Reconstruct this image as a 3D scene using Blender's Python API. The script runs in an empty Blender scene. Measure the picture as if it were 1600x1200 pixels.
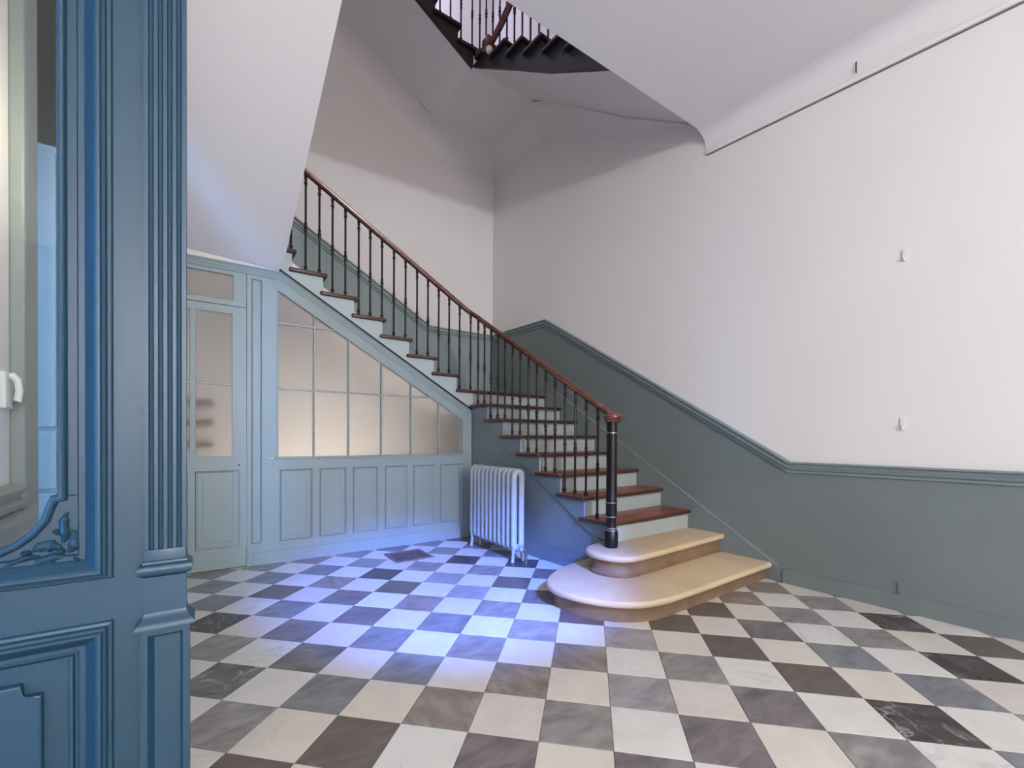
import bpy, bmesh, math, random
from mathutils import Vector, Matrix

random.seed(7)
scene = bpy.context.scene
C = scene.collection

# ------------------------------------------------------------------ camera
cam_data = bpy.data.cameras.new('camera')
cam = bpy.data.objects.new('camera', cam_data); C.objects.link(cam)
cam_data.sensor_width = 36.0
cam_data.lens = 15.6928
cam_data.shift_x = 0.00563
cam_data.shift_y = 0.05517
cam_data.clip_start = 0.02
_r = (0.827274, -0.561774, 0.005358); _u = (0.000061, 0.009628, 0.999954); _f = (0.561799, 0.827235, -0.008)
cam.matrix_world = Matrix(((_r[0], _u[0], -_f[0], 0.328034), (_r[1], _u[1], -_f[1], -2.316597),
                           (_r[2], _u[2], -_f[2], 1.163635), (0, 0, 0, 1)))
scene.camera = cam

# ------------------------------------------------------------------ light
vs = scene.view_settings
vs.view_transform = 'Standard'; vs.look = 'None'; vs.gamma = 1.0; vs.use_curve_mapping = False
vs.exposure = 0.04
world = bpy.data.worlds.new('world'); scene.world = world
world.use_nodes = True
wbg = world.node_tree.nodes['Background']
wbg.inputs['Color'].default_value = (0.55, 0.65, 1.0, 1); wbg.inputs['Strength'].default_value = 0.3

def lamp(name, kind, loc, power, color, target=None, **kw):
    d = bpy.data.lights.new(name, kind); d.energy = power; d.color = color
    for k, v in kw.items(): setattr(d, k, v)
    o = bpy.data.objects.new(name, d); C.objects.link(o); o.location = loc
    if target is not None:
        o.rotation_euler = (Vector(target) - Vector(loc)).to_track_quat('-Z', 'Y').to_euler()
    return o

# hall ceiling lamp, daylight from the street door behind, fanlight beam, added fill lights, upper wall light, closet bulb
lamp('hall_lamp', 'POINT', (1.35, -2.9, 3.40), 21, (1.0, 0.90, 0.76), shadow_soft_size=0.07)
lamp('far_fill_light', 'POINT', (0.7, -8.0, 2.42), 720, (0.93, 0.94, 1.0), shadow_soft_size=0.12)  # added unseen far light, evens out and brightens the back walls
lamp('stairwell_fill', 'POINT', (1.2, -0.9, 6.3), 58, (1.0, 0.88, 0.78), shadow_soft_size=0.5)  # added unseen fill, lifts the stairwell walls
lamp('street_door_daylight', 'AREA', (-1.75, -1.08, 1.75), 46, (0.04, 0.38, 1.0), target=(-0.45, 0.0, 1.55), shape='RECTANGLE', size=0.4, size_y=2.9, spread=math.radians(70))
_b = lamp('fanlight_beam', 'SPOT', (1.3, -3.9, 3.2), 5200, (0.08, 0.20, 1.0), target=(1.95, 0.78, 0.0), spot_size=math.radians(20), spot_blend=0.75, shadow_soft_size=0.08)
_b.scale = (1.55, 1.0, 1.0)
lamp('upper_wall_light', 'AREA', (2.0, 3.0, 8.2), 60, (0.72, 0.70, 1.0), target=(2.0, 3.58, 7.2), shape='RECTANGLE', size=1.4, size_y=0.4)  # added light in place of upstairs daylight, for the upper wall
lamp('vestibule_lamp', 'POINT', (-0.02, -0.15, 2.3), 11, (1.0, 0.86, 0.68), shadow_soft_size=0.08)
lamp('closet_bulb', 'POINT', (1.45, 2.62, 0.3), 40, (1.0, 0.86, 0.72), shadow_soft_size=0.1)

# ------------------------------------------------------------------ materials
def lin(c):
    return tuple((x / 255 / 12.92) if x / 255 <= 0.04045 else ((x / 255 + 0.055) / 1.055) ** 2.4 for x in c) + (1.0,)

def mat(name, rgb, rough=0.5, metal=0.0, var=0.06, scale=3.0, bump=0.0, bscale=60.0, spec=0.5, coat=0.0):
    m = bpy.data.materials.new(name); m.use_nodes = True
    nt = m.node_tree; n = nt.nodes; l = nt.links
    b = n['Principled BSDF']
    b.inputs['Roughness'].default_value = rough; b.inputs['Metallic'].default_value = metal
    b.inputs['Specular IOR Level'].default_value = spec
    b.inputs['Coat Weight'].default_value = coat
    tc = n.new('ShaderNodeTexCoord')
    no = n.new('ShaderNodeTexNoise'); no.inputs['Scale'].default_value = scale; no.inputs['Detail'].default_value = 4
    l.new(tc.outputs['Object'], no.inputs['Vector'])
    cr = n.new('ShaderNodeValToRGB'); c = lin(rgb)
    cr.color_ramp.elements[0].position = 0.3; cr.color_ramp.elements[1].position = 0.7
    cr.color_ramp.elements[0].color = tuple(x * (1 - var) for x in c[:3]) + (1,)
    cr.color_ramp.elements[1].color = tuple(min(1, x * (1 + var)) for x in c[:3]) + (1,)
    l.new(no.outputs['Fac'], cr.inputs['Fac']); l.new(cr.outputs['Color'], b.inputs['Base Color'])
    if bump:
        n2 = n.new('ShaderNodeTexNoise'); n2.inputs['Scale'].default_value = bscale; n2.inputs['Detail'].default_value = 3
        l.new(tc.outputs['Object'], n2.inputs['Vector'])
        bp = n.new('ShaderNodeBump'); bp.inputs['Strength'].default_value = bump; bp.inputs['Distance'].default_value = 0.01
        l.new(n2.outputs['Fac'], bp.inputs['Height']); l.new(bp.outputs['Normal'], b.inputs['Normal'])
    return m

M = {}
M['plaster'] = mat('white_plaster', (226, 223, 221), 0.85, var=0.012, scale=1.2, bump=0.12, bscale=9)
M['plaster2'] = mat('ceiling_plaster', (224, 222, 222), 0.9, var=0.015, scale=1.0, bump=0.1, bscale=7)
M['panel'] = mat('grey_green_paint', (140, 156, 156), 0.42, var=0.03, scale=4, bump=0.05, bscale=40)
M['string'] = mat('pale_grey_paint', (170, 184, 184), 0.42, var=0.03, scale=4, bump=0.05, bscale=40)
M['dado'] = mat('grey_blue_dado_paint', (112, 121, 121), 0.38, var=0.05, scale=2.0, bump=0.05, bscale=25)
M['skirt'] = mat('grey_blue_skirt_paint', (112, 126, 130), 0.42, var=0.05, scale=3.0, bump=0.05, bscale=25)
M['rail_paint'] = mat('moulding_paint', (120, 134, 136), 0.3, var=0.04, scale=4)
M['riser'] = mat('riser_paint', (162, 168, 165), 0.45, var=0.05, scale=6)
M['blue'] = mat('blue_lit_paint', (32, 66, 86), 0.42, var=0.06, scale=3, bump=0.06, bscale=35)  # grey-blue paint with some of the blue daylight put into its colour
M['iron'] = mat('black_iron', (30, 27, 28), 0.32, metal=0.5, var=0.15, scale=20)
M['steel'] = mat('polished_ring', (170, 168, 165), 0.25, metal=0.9, var=0.05, scale=20)
M['radiator'] = mat('radiator_paint', (160, 172, 178), 0.48, var=0.03, scale=10)
M['brass'] = mat('valve_metal', (120, 116, 112), 0.35, metal=0.6, var=0.1, scale=30)
M['grate'] = mat('rust_iron', (132, 114, 112), 0.55, metal=0.3, var=0.2, scale=30)
M['pit_shade'] = mat('dark_pit_shade', (16, 13, 14), 0.9, var=0.1)
M['stone'] = mat('limestone', (198, 175, 140), 0.55, var=0.14, scale=2.5, bump=0.15, bscale=30)
M['stone_side'] = mat('limestone_side', (122, 98, 74), 0.65, var=0.22, scale=5, bump=0.2, bscale=25)  # darker brown limestone for the step sides below the nosing
M['white_plastic'] = mat('white_plastic', (225, 224, 222), 0.35, var=0.01)
M['shaded_upper'] = mat('backlit_paint', (24, 21, 27), 0.5, var=0.15, scale=8)  # dark colour stands for the backlit shade on the upper stairs
M['grout'] = mat('grout', (120, 112, 104), 0.9, var=0.2, scale=20)
M['recess'] = mat('grey_board_paint', (120, 130, 126), 0.5, var=0.05, scale=3)
M['unlit'] = mat('unlit_black', (8, 9, 10), 0.9, var=0.05, spec=0.0)

def wood(name, c1, c2, rough=0.35, axis=0, coat=0.2):
    m = bpy.data.materials.new(name); m.use_nodes = True
    nt = m.node_tree; n = nt.nodes; l = nt.links; b = n['Principled BSDF']
    b.inputs['Roughness'].default_value = rough; b.inputs['Coat Weight'].default_value = coat; b.inputs['Coat Roughness'].default_value = 0.25
    tc = n.new('ShaderNodeTexCoord'); mp = n.new('ShaderNodeMapping')
    sc = [14, 14, 14]; sc[axis] = 1.2; mp.inputs['Scale'].default_value = sc
    no = n.new('ShaderNodeTexNoise'); no.inputs['Scale'].default_value = 2.0; no.inputs['Detail'].default_value = 6; no.inputs['Distortion'].default_value = 0.8
    l.new(tc.outputs['Object'], mp.inputs['Vector']); l.new(mp.outputs['Vector'], no.inputs['Vector'])
    cr = n.new('ShaderNodeValToRGB'); cr.color_ramp.elements[0].position = 0.3; cr.color_ramp.elements[1].position = 0.72
    cr.color_ramp.elements[0].color = lin(c1); cr.color_ramp.elements[1].color = lin(c2)
    l.new(no.outputs['Fac'], cr.inputs['Fac']); l.new(cr.outputs['Color'], b.inputs['Base Color'])
    return m
M['tread'] = wood('oak_tread', (96, 48, 32), (160, 90, 62), 0.4, 0)
M['nosing'] = wood('dark_nosing', (48, 28, 23), (80, 50, 42), 0.35, 0)
M['handrail'] = wood('mahogany_rail', (70, 30, 22), (124, 62, 44), 0.22, 1, 0.5)
M['shelf'] = wood('brown_shelf', (58, 36, 24), (92, 60, 42), 0.5, 0, 0)

def marble(name, base, vein, rough=0.3, vamt=0.5, vscale=3.0, vwidth=0.08, cloud=0.15, stretch=(1, 1, 1), rot=0.0):
    """veined marble; the pattern is shifted tile by tile"""
    m = bpy.data.materials.new(name); m.use_nodes = True
    nt = m.node_tree; n = nt.nodes; l = nt.links; b = n['Principled BSDF']
    b.inputs['Roughness'].default_value = rough
    tc = n.new('ShaderNodeTexCoord'); oi = n.new('ShaderNodeObjectInfo')
    mul = n.new('ShaderNodeVectorMath'); mul.operation = 'SCALE'; mul.inputs[0].default_value = (37.1, 53.7, 71.3)
    l.new(oi.outputs['Random'], mul.inputs['Scale'])
    mp = n.new('ShaderNodeMapping'); mp.inputs['Scale'].default_value = stretch; mp.inputs['Rotation'].default_value = (0, 0, rot)
    l.new(tc.outputs['Object'], mp.inputs['Vector'])
    add = n.new('ShaderNodeVectorMath'); add.operation = 'ADD'
    l.new(mp.outputs['Vector'], add.inputs[0]); l.new(mul.outputs['Vector'], add.inputs[1])
    n1 = n.new('ShaderNodeTexNoise'); n1.inputs['Scale'].default_value = vscale; n1.inputs['Detail'].default_value = 6; n1.inputs['Distortion'].default_value = 1.6
    l.new(add.outputs['Vector'], n1.inputs['Vector'])
    sub = n.new('ShaderNodeMath'); sub.operation = 'SUBTRACT'; sub.inputs[1].default_value = 0.5; l.new(n1.outputs['Fac'], sub.inputs[0])
    ab = n.new('ShaderNodeMath'); ab.operation = 'ABSOLUTE'; l.new(sub.outputs[0], ab.inputs[0])
    mr = n.new('ShaderNodeMapRange'); mr.inputs['From Min'].default_value = 0.0; mr.inputs['From Max'].default_value = vwidth
    mr.inputs['To Min'].default_value = vamt; mr.inputs['To Max'].default_value = 0.0; l.new(ab.outputs[0], mr.inputs['Value'])
    n3 = n.new('ShaderNodeTexNoise'); n3.inputs['Scale'].default_value = 2.2; l.new(add.outputs['Vector'], n3.inputs['Vector'])
    mk = n.new('ShaderNodeMapRange'); mk.inputs['From Min'].default_value = 0.42; mk.inputs['From Max'].default_value = 0.62; l.new(n3.outputs['Fac'], mk.inputs['Value'])
    vm = n.new('ShaderNodeMath'); vm.operation = 'MULTIPLY'; l.new(mr.outputs['Result'], vm.inputs[0]); l.new(mk.outputs['Result'], vm.inputs[1])
    n2 = n.new('ShaderNodeTexNoise'); n2.inputs['Scale'].default_value = 7.0; n2.inputs['Detail'].default_value = 5; n2.inputs['Distortion'].default_value = 0.5
    l.new(add.outputs['Vector'], n2.inputs['Vector'])
    cr = n.new('ShaderNodeValToRGB'); c = lin(base)
    cr.color_ramp.elements[0].position = 0.32; cr.color_ramp.elements[1].position = 0.7
    cr.color_ramp.elements[0].color = tuple(x * (1 - cloud) for x in c[:3]) + (1,)
    cr.color_ramp.elements[1].color = tuple(min(1, x * (1 + cloud)) for x in c[:3]) + (1,)
    l.new(n2.outputs['Fac'], cr.inputs['Fac'])
    mx = n.new('ShaderNodeMix'); mx.data_type = 'RGBA'
    l.new(vm.outputs[0], mx.inputs['Factor']); l.new(cr.outputs['Color'], mx.inputs['A']); mx.inputs['B'].default_value = lin(vein)
    l.new(mx.outputs['Result'], b.inputs['Base Color'])
    rr = n.new('ShaderNodeMapRange'); rr.inputs['To Min'].default_value = rough - 0.06; rr.inputs['To Max'].default_value = rough + 0.1
    l.new(n2.outputs['Fac'], rr.inputs['Value']); l.new(rr.outputs['Result'], b.inputs['Roughness'])
    return m

LIGHT = [marble('cream_marble', (214, 208, 196), (186, 178, 168), 0.34, 0.35, 3.0, 0.03, 0.05),
         marble('white_marble', (218, 216, 210), (170, 170, 172), 0.34, 0.45, 2.5, 0.03, 0.05),
         marble('rosy_marble', (212, 205, 196), (190, 178, 166), 0.34, 0.3, 3.0, 0.03, 0.05)]
DARK = {
 'mid': marble('grey_marble', (142, 138, 135), (168, 166, 164), 0.32, 0.35, 2.2, 0.03, 0.30, (1, 2.2, 1), 0.5),
 'lav': marble('lavender_grey_marble', (158, 154, 156), (110, 106, 110), 0.32, 0.4, 2.0, 0.03, 0.22, (1, 2, 1), 0.8),
 'blue': marble('blue_grey_marble', (126, 128, 131), (150, 152, 154), 0.32, 0.35, 2.0, 0.03, 0.30, (1, 2.4, 1), 0.2),
 'taupe': marble('taupe_marble', (142, 132, 124), (96, 86, 80), 0.32, 0.5, 2.4, 0.04, 0.30, (2.4, 1, 1), -0.4),
 'brown': marble('brown_marble', (104, 94, 87), (120, 110, 104), 0.3, 0.4, 2.4, 0.04, 0.22, (1, 3.0, 1), 0.3),
 'purple': marble('purple_grey_marble', (118, 110, 110), (128, 120, 122), 0.3, 0.4, 2.0, 0.04, 0.34, (1, 2.6, 1), 0.9),
 'vein': marble('white_veined_marble', (112, 108, 105), (206, 202, 198), 0.3, 0.75, 3.0, 0.035, 0.34, (1, 2.0, 1), 1.2),
 'black': marble('black_veined_marble', (76, 68, 66), (176, 172, 170), 0.28, 0.75, 4.5, 0.035, 0.35),
 'dark': marble('dark_slate_marble', (80, 76, 78), (92, 88, 90), 0.3, 0.4, 2.5, 0.03, 0.15),
}

def glass_clear():
    m = bpy.data.materials.new('clear_glass'); m.use_nodes = True
    nt = m.node_tree; n = nt.nodes; l = nt.links
    for x in list(n):
        if x.type == 'BSDF_PRINCIPLED': n.remove(x)
    tr = n.new('ShaderNodeBsdfTransparent'); tr.inputs['Color'].default_value = (0.93, 0.96, 0.95, 1)
    gl = n.new('ShaderNodeBsdfGlossy'); gl.inputs['Roughness'].default_value = 0.02
    fr = n.new('ShaderNodeFresnel'); fr.inputs['IOR'].default_value = 1.45
    mx = n.new('ShaderNodeMixShader'); l.new(fr.outputs[0], mx.inputs[0]); l.new(tr.outputs[0], mx.inputs[1]); l.new(gl.outputs[0], mx.inputs[2])
    l.new(mx.outputs[0], n['Material Output'].inputs['Surface'])
    return m
M['glass'] = glass_clear()

def glass_frost():
    m = bpy.data.materials.new('hammered_glass'); m.use_nodes = True
    nt = m.node_tree; n = nt.nodes; l = nt.links; b = n['Principled BSDF']
    b.inputs['Base Color'].default_value = (0.94, 0.91, 0.87, 1)
    b.inputs['Transmission Weight'].default_value = 1.0; b.inputs['Roughness'].default_value = 0.42; b.inputs['IOR'].default_value = 1.3
    tc = n.new('ShaderNodeTexCoord'); v = n.new('ShaderNodeTexNoise'); v.inputs['Scale'].default_value = 38; v.inputs['Detail'].default_value = 2; v.inputs['Distortion'].default_value = 0.6
    l.new(tc.outputs['Object'], v.inputs['Vector'])
    bp = n.new('ShaderNodeBump'); bp.inputs['Strength'].default_value = 0.35; bp.inputs['Distance'].default_value = 0.01
    l.new(v.outputs['Fac'], bp.inputs['Height']); l.new(bp.outputs['Normal'], b.inputs['Normal'])
    return m
M['frost'] = glass_frost()

# ------------------------------------------------------------------ helpers
def thing(name, label, cat, loc=(0, 0, 0), group=None):
    o = bpy.data.objects.new(name, None); C.objects.link(o)
    o.location = loc; o['label'] = label; o['category'] = cat; o.empty_display_size = 0.1
    if group: o['group'] = group
    return o

def tag(o, label, cat, group=None):
    o['label'] = label; o['category'] = cat
    if group: o['group'] = group
    return o

def root_loc(p):
    v = Vector((0, 0, 0))
    while p is not None:
        v += p.location; p = p.parent
    return v

def mesh_of(name, bm, m, smooth=False, angle=35):
    bmesh.ops.recalc_face_normals(bm, faces=bm.faces[:])
    me = bpy.data.meshes.new(name)
    if smooth:
        for f in bm.faces: f.smooth = True
        lim = math.radians(angle)
        for e in bm.edges:
            if len(e.link_faces) == 2 and e.calc_face_angle(0) > lim: e.smooth = False
    bm.to_mesh(me); bm.free()
    if m: me.materials.append(m)
    return me

def link(name, me, parent=None, loc=(0, 0, 0), label=None):
    o = bpy.data.objects.new(name, me); C.objects.link(o); o.location = loc
    if parent is not None: o.parent = parent
    if label: o['label'] = label
    return o

def obj(name, bm, m, parent=None, smooth=False, label=None, origin=None, angle=35):
    """bm holds world coordinates; the object's origin goes to its own centre-bottom"""
    xs = [v.co for v in bm.verts]
    if origin is None:
        origin = Vector(((min(v.x for v in xs) + max(v.x for v in xs)) / 2, (min(v.y for v in xs) + max(v.y for v in xs)) / 2, min(v.z for v in xs)))
    else: origin = Vector(origin)
    for v in bm.verts: v.co -= origin
    me = mesh_of(name, bm, m, smooth, angle)
    return link(name, me, parent, origin - (root_loc(parent) if parent else Vector((0, 0, 0))), label)

def struct(name, bm, m, label=None, smooth=False):
    o = obj(name, bm, m, None, smooth); o['kind'] = 'structure'
    if label: o['label'] = label
    return o

def box(bm, x0, x1, y0, y1, z0, z1, bev=0.0, seg=2):
    vs = [bm.verts.new(p) for p in ((x0, y0, z0), (x1, y0, z0), (x1, y1, z0), (x0, y1, z0), (x0, y0, z1), (x1, y0, z1), (x1, y1, z1), (x0, y1, z1))]
    fs = [bm.faces.new([vs[i] for i in q]) for q in ((3, 2, 1, 0), (4, 5, 6, 7), (0, 1, 5, 4), (1, 2, 6, 5), (2, 3, 7, 6), (3, 0, 4, 7))]
    if bev:
        es = {e for f in fs for e in f.edges}
        bmesh.ops.bevel(bm, geom=list(es), offset=bev, segments=seg, profile=0.5, affect='EDGES')
    return bm

def B(*a, **k): return box(bmesh.new(), *a, **k)

def prism(bm, pts0, pts1, bev=0.0, seg=2):
    """two matching 3-D outlines joined by a skin"""
    a = [bm.verts.new(p) for p in pts0]; b = [bm.verts.new(p) for p in pts1]
    n = len(a); fs = [bm.faces.new(a), bm.faces.new(b[::-1])]
    for i in range(n): fs.append(bm.faces.new((a[i], b[i], b[(i + 1) % n], a[(i + 1) % n])))
    if bev:
        es = {e for f in fs for e in f.edges}
        bmesh.ops.bevel(bm, geom=list(es), offset=bev, segments=seg, profile=0.5, affect='EDGES', clamp_overlap=True)
    return bm

def P_xy(poly, z0, z1, bev=0.0, seg=2): return prism(bmesh.new(), [(x, y, z0) for x, y in poly], [(x, y, z1) for x, y in poly], bev, seg)
def P_xz(poly, y0, y1, bev=0.0, seg=2): return prism(bmesh.new(), [(x, y0, z) for x, z in poly], [(x, y1, z) for x, z in poly], bev, seg)
def P_yz(poly, x0, x1, bev=0.0, seg=2):
    fx0 = x0 if callable(x0) else (lambda y: x0); fx1 = x1 if callable(x1) else (lambda y: x1)
    return prism(bmesh.new(), [(fx0(y), y, z) for y, z in poly], [(fx1(y), y, z) for y, z in poly], bev, seg)

def sweep(bm, path, prof, axis=(0, 0, 1), caps=True, closed=False):
    """profile (p, q): p along the fixed axis, q along axis x tangent; corners are mitred"""
    A = Vector(axis).normalized(); path = [Vector(p) for p in path]; n = len(path); rings = []
    for i, p in enumerate(path):
        d1 = (path[i] - path[i - 1]) if (i > 0 or closed) else None
        d2 = (path[(i + 1) % n] - path[i]) if (i < n - 1 or closed) else None
        bs = []
        for d in (d1, d2):
            if d is not None:
                d = d.normalized(); bs.append(A.cross(d).normalized())
        bb = sum(bs, Vector()).normalized(); k = 1.0 / max(0.3, bb.dot(bs[0]))
        rings.append([bm.verts.new(p + A * a + bb * (q * k)) for a, q in prof])
    m = len(prof)
    for i in range(n if closed else n - 1):
        r0, r1 = rings[i], rings[(i + 1) % n]
        for j in range(m): bm.faces.new((r0[j], r0[(j + 1) % m], r1[(j + 1) % m], r1[j]))
    if caps and not closed:
        bm.faces.new(rings[0][::-1]); bm.faces.new(rings[-1])
    return bm

def lathe(bm, prof, cx=0, cy=0, seg=16):
    rings = []
    for r, z in prof:
        rings.append([bm.verts.new((cx + max(r, 0.0005) * math.cos(2 * math.pi * k / seg), cy + max(r, 0.0005) * math.sin(2 * math.pi * k / seg), z)) for k in range(seg)])
    for a, b in zip(rings, rings[1:]):
        for k in range(seg): bm.faces.new((a[k], a[(k + 1) % seg], b[(k + 1) % seg], b[k]))
    bm.faces.new(rings[0][::-1]); bm.faces.new(rings[-1])
    return bm

def tube(bm, path, r, seg=8):
    path = [Vector(p) for p in path]; rings = []
    for i, p in enumerate(path):
        t = (path[min(i + 1, len(path) - 1)] - path[max(i - 1, 0)]).normalized()
        up = Vector((0, 0, 1)) if abs(t.z) < 0.9 else Vector((1, 0, 0))
        a = t.cross(up).normalized(); b = a.cross(t)
        rr = r[i] if isinstance(r, (list, tuple)) else r
        rings.append([bm.verts.new(p + (a * math.cos(2 * math.pi * k / seg) + b * math.sin(2 * math.pi * k / seg)) * rr) for k in range(seg)])
    for x, y in zip(rings, rings[1:]):
        for k in range(seg): bm.faces.new((x[k], x[(k + 1) % seg], y[(k + 1) % seg], y[k]))
    bm.faces.new(rings[0][::-1]); bm.faces.new(rings[-1])
    return bm

def ellipse(a, b, n=12): return [(a * math.cos(2 * math.pi * k / n), b * math.sin(2 * math.pi * k / n)) for k in range(n)]

def nested(rects, y_of, bm=None, axis='y'):
    """panel face: rectangles (x0,x1,z0,z1) nested inwards, each at its own depth"""
    bm = bm or bmesh.new(); rings = []
    for (x0, x1, z0, z1), y in zip(rects, y_of):
        rings.append([bm.verts.new((x, y, z)) for x, z in ((x0, z0), (x1, z0), (x1, z1), (x0, z1))])
    for a, b in zip(rings, rings[1:]):
        for k in range(4): bm.faces.new((a[k], a[(k + 1) % 4], b[(k + 1) % 4], b[k]))
    bm.faces.new(rings[-1]); bm.faces.new(rings[0][::-1])
    return bm

def inset(r, d): return (r[0] + d, r[1] - d, r[2] + d, r[3] - d)

# ------------------------------------------------------------------ room dimensions
YB = 2.25            # face of the partition under the stairs
YF = 3.579           # far wall of the stairwell
H = 3.96             # hall ceiling
YE = 0.09            # edge of the ceiling at the stairwell
TOP = 9.2
XL = -0.30           # left wall
def XW(y): return 4.202 - 0.034 * (y + 0.521)          # right wall, a little out of square
WN = Vector((-0.99942, -0.034, 0)).normalized()          # its inward normal

# ------------------------------------------------------------------ walls
struct('wall_right', P_xy([(XW(-8.6), -8.6), (XW(-8.6) + 0.3, -8.6), (XW(4.0) + 0.3, 4.0), (XW(4.0), 4.0)], -0.1, TOP), M['plaster'], 'tall white plaster wall beside the stairs')
struct('wall_back', B(-1.4, XW(YF) - 0.001, YF, YF + 0.3, -0.1, TOP), M['plaster'], 'white plaster wall behind the stair landing')
struct('wall_front', B(-2.6, XW(-8.6), -8.7, -8.4, -0.1, H + 0.3), M['plaster'])
struct('wall_street', B(-2.6, -2.4, -8.4, -0.745, -0.1, H + 0.3), M['plaster'])
struct('wall_upper_left', B(-1.4, -1.2, -5.4, YF, H + 0.3, TOP), M['plaster'])
struct('wall_upper_front', B(-1.2, XW(-1.5), -1.9, -1.7, H + 0.3, TOP), M['plaster'])
struct('roof', B(-1.4, 4.6, -1.9, YF + 0.3, TOP, TOP + 0.2), M['plaster'])
# ceiling with a rounded cove along the right wall
cbm = bmesh.new()
prof = [(YE, H + 0.012), (YE - 0.012, H), (-8.6, H), (-8.6, H + 0.28), (YE, H + 0.28)]
prism(cbm, [(-2.6, y, z) for y, z in prof], [(XW(y), y, z) for y, z in prof])
ceil = struct('ceiling', cbm, M['plaster2'], 'white hall ceiling cut away at the stairwell')
cv = [(0, 0)] + [(0.14 - 0.14 * math.cos(a), 0.14 - 0.14 * math.sin(a)) for a in [math.pi / 2 * k / 8 for k in range(8, -1, -1)]]
cb = bmesh.new()
y0, y1 = -8.4, YE
for (u, v) in cv: pass
r0 = [cb.verts.new((XW(y0) - u, y0, H - v)) for u, v in cv]; r1 = [cb.verts.new((XW(y1) - u, y1, H - v)) for u, v in cv]
for k in range(len(cv)): cb.faces.new((r0[k], r0[(k + 1) % len(cv)], r1[(k + 1) % len(cv)], r1[k]))
cb.faces.new(r0); cb.faces.new(r1[::-1])
obj('cove', cb, M['plaster2'], ceil, smooth=True)

# left wall of the hall, seen through the glazed blue door
wl = struct('wall_left', B(XL - 0.25, XL, -0.66, 0.46, 0, H), M['plaster'], 'white wall seen through the blue door glass')
fr = bmesh.new()
box(fr, XL, XL + 0.03, 0.26, 0.46, 0, H - 0.02, 0.004); box(fr, XL, XL + 0.045, 0.22, 0.27, 0.86, H - 0.02, 0.008)
box(fr, XL, XL + 0.03, -0.6, 0.26, 0.0, 0.86, 0.004)
obj('door_frame', fr, M['recess'], wl)
obj('sill_moulding', sweep(bmesh.new(), [(XL, -0.6, 0.88), (XL, 0.30, 0.88)], [(0, 0.0), (0.05, 0.0), (0.06, 0.02), (0.03, 0.035), (0.05, 0.07), (0.02, 0.09), (0, 0.09)], axis=(1, 0, 0)), M['recess'], wl)
wr = struct('wall_recess', B(-1.2, XL, 0.94, YB + 0.05, 0, 2.66), M['recess'])
for k, (za, zb) in enumerate(((0.02, 0.62), (0.635, 0.865), (0.88, 1.185), (1.20, 2.62))):
    obj('board', B(-1.1, XL - 0.002, 0.915, 0.94, za, zb, 0.006), M['recess'], wr)
struct('wall_unlit_space', B(-1.2, XL, 0.94, 1.0, 2.66, H), M['unlit'])  # black slab stands for the unlit space above the boards

# ------------------------------------------------------------------ floor of marble squares laid on the diagonal
T = 0.28; TH = math.radians(44.75338)
ct, sn = math.cos(TH), math.sin(TH)
def g2w(i, j):                     # tile grid -> room
    x, y = i * T, j * T
    return (x * ct + y * sn, -x * sn + y * ct)
floor = struct('floor', P_xy([(-2.6, -8.6), (XW(-8.6) + 0.2, -8.6), (XW(2.4) + 0.2, 2.4), (-2.6, 2.4)], -0.12, -0.0025), M['grout'], 'floor of pale and dark marble squares')
def clip(poly, a, b, c):           # keep a*x+b*y<=c
    out = []
    for k in range(len(poly)):
        p, q = poly[k], poly[(k + 1) % len(poly)]
        dp, dq = a * p[0] + b * p[1] - c, a * q[0] + b * q[1] - c
        if dp <= 0: out.append(p)
        if dp * dq < 0:
            t = dp / (dp - dq); out.append((p[0] + (q[0] - p[0]) * t, p[1] + (q[1] - p[1]) * t))
    return out
KIND = {(0,1):'vein',(1,0):'mid',(2,-1):'brown',(2,1):'blue',(3,0):'brown',(1,2):'vein',(3,2):'blue',(4,1):'taupe',(5,0):'purple',(5,2):'taupe',
 (6,1):'mid',(6,3):'taupe',(7,0):'purple',(7,2):'lav',(8,1):'purple',(8,3):'mid',(9,2):'purple',(9,4):'brown',(10,3):'brown',(10,1):'mid',(11,2):'black',
 (11,4):'blue',(10,5):'purple',(9,6):'brown',(12,3):'blue',(12,5):'mid',(11,6):'mid',(13,4):'black',(13,6):'black',(12,7):'mid',(14,5):'brown',(7,4):'lav',
 (8,5):'brown',(10,7):'taupe',(11,8):'taupe',(2,3):'blue',(4,3):'mid',(0,3):'purple',(-2,3):'black',(-1,2):'mid',(5,4):'lav',(3,4):'blue',(2,9):'dark',(0,7):'dark',(4,9):'dark',(3,6):'lav'}
Mi = cam.matrix_world.inverted()
def pix(p):
    q = Mi @ Vector(p); d = -q.z
    return (790.99 + 697.46 * q.x / d, 688.28 - 697.46 * q.y / d, d)
tiles = []
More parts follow.
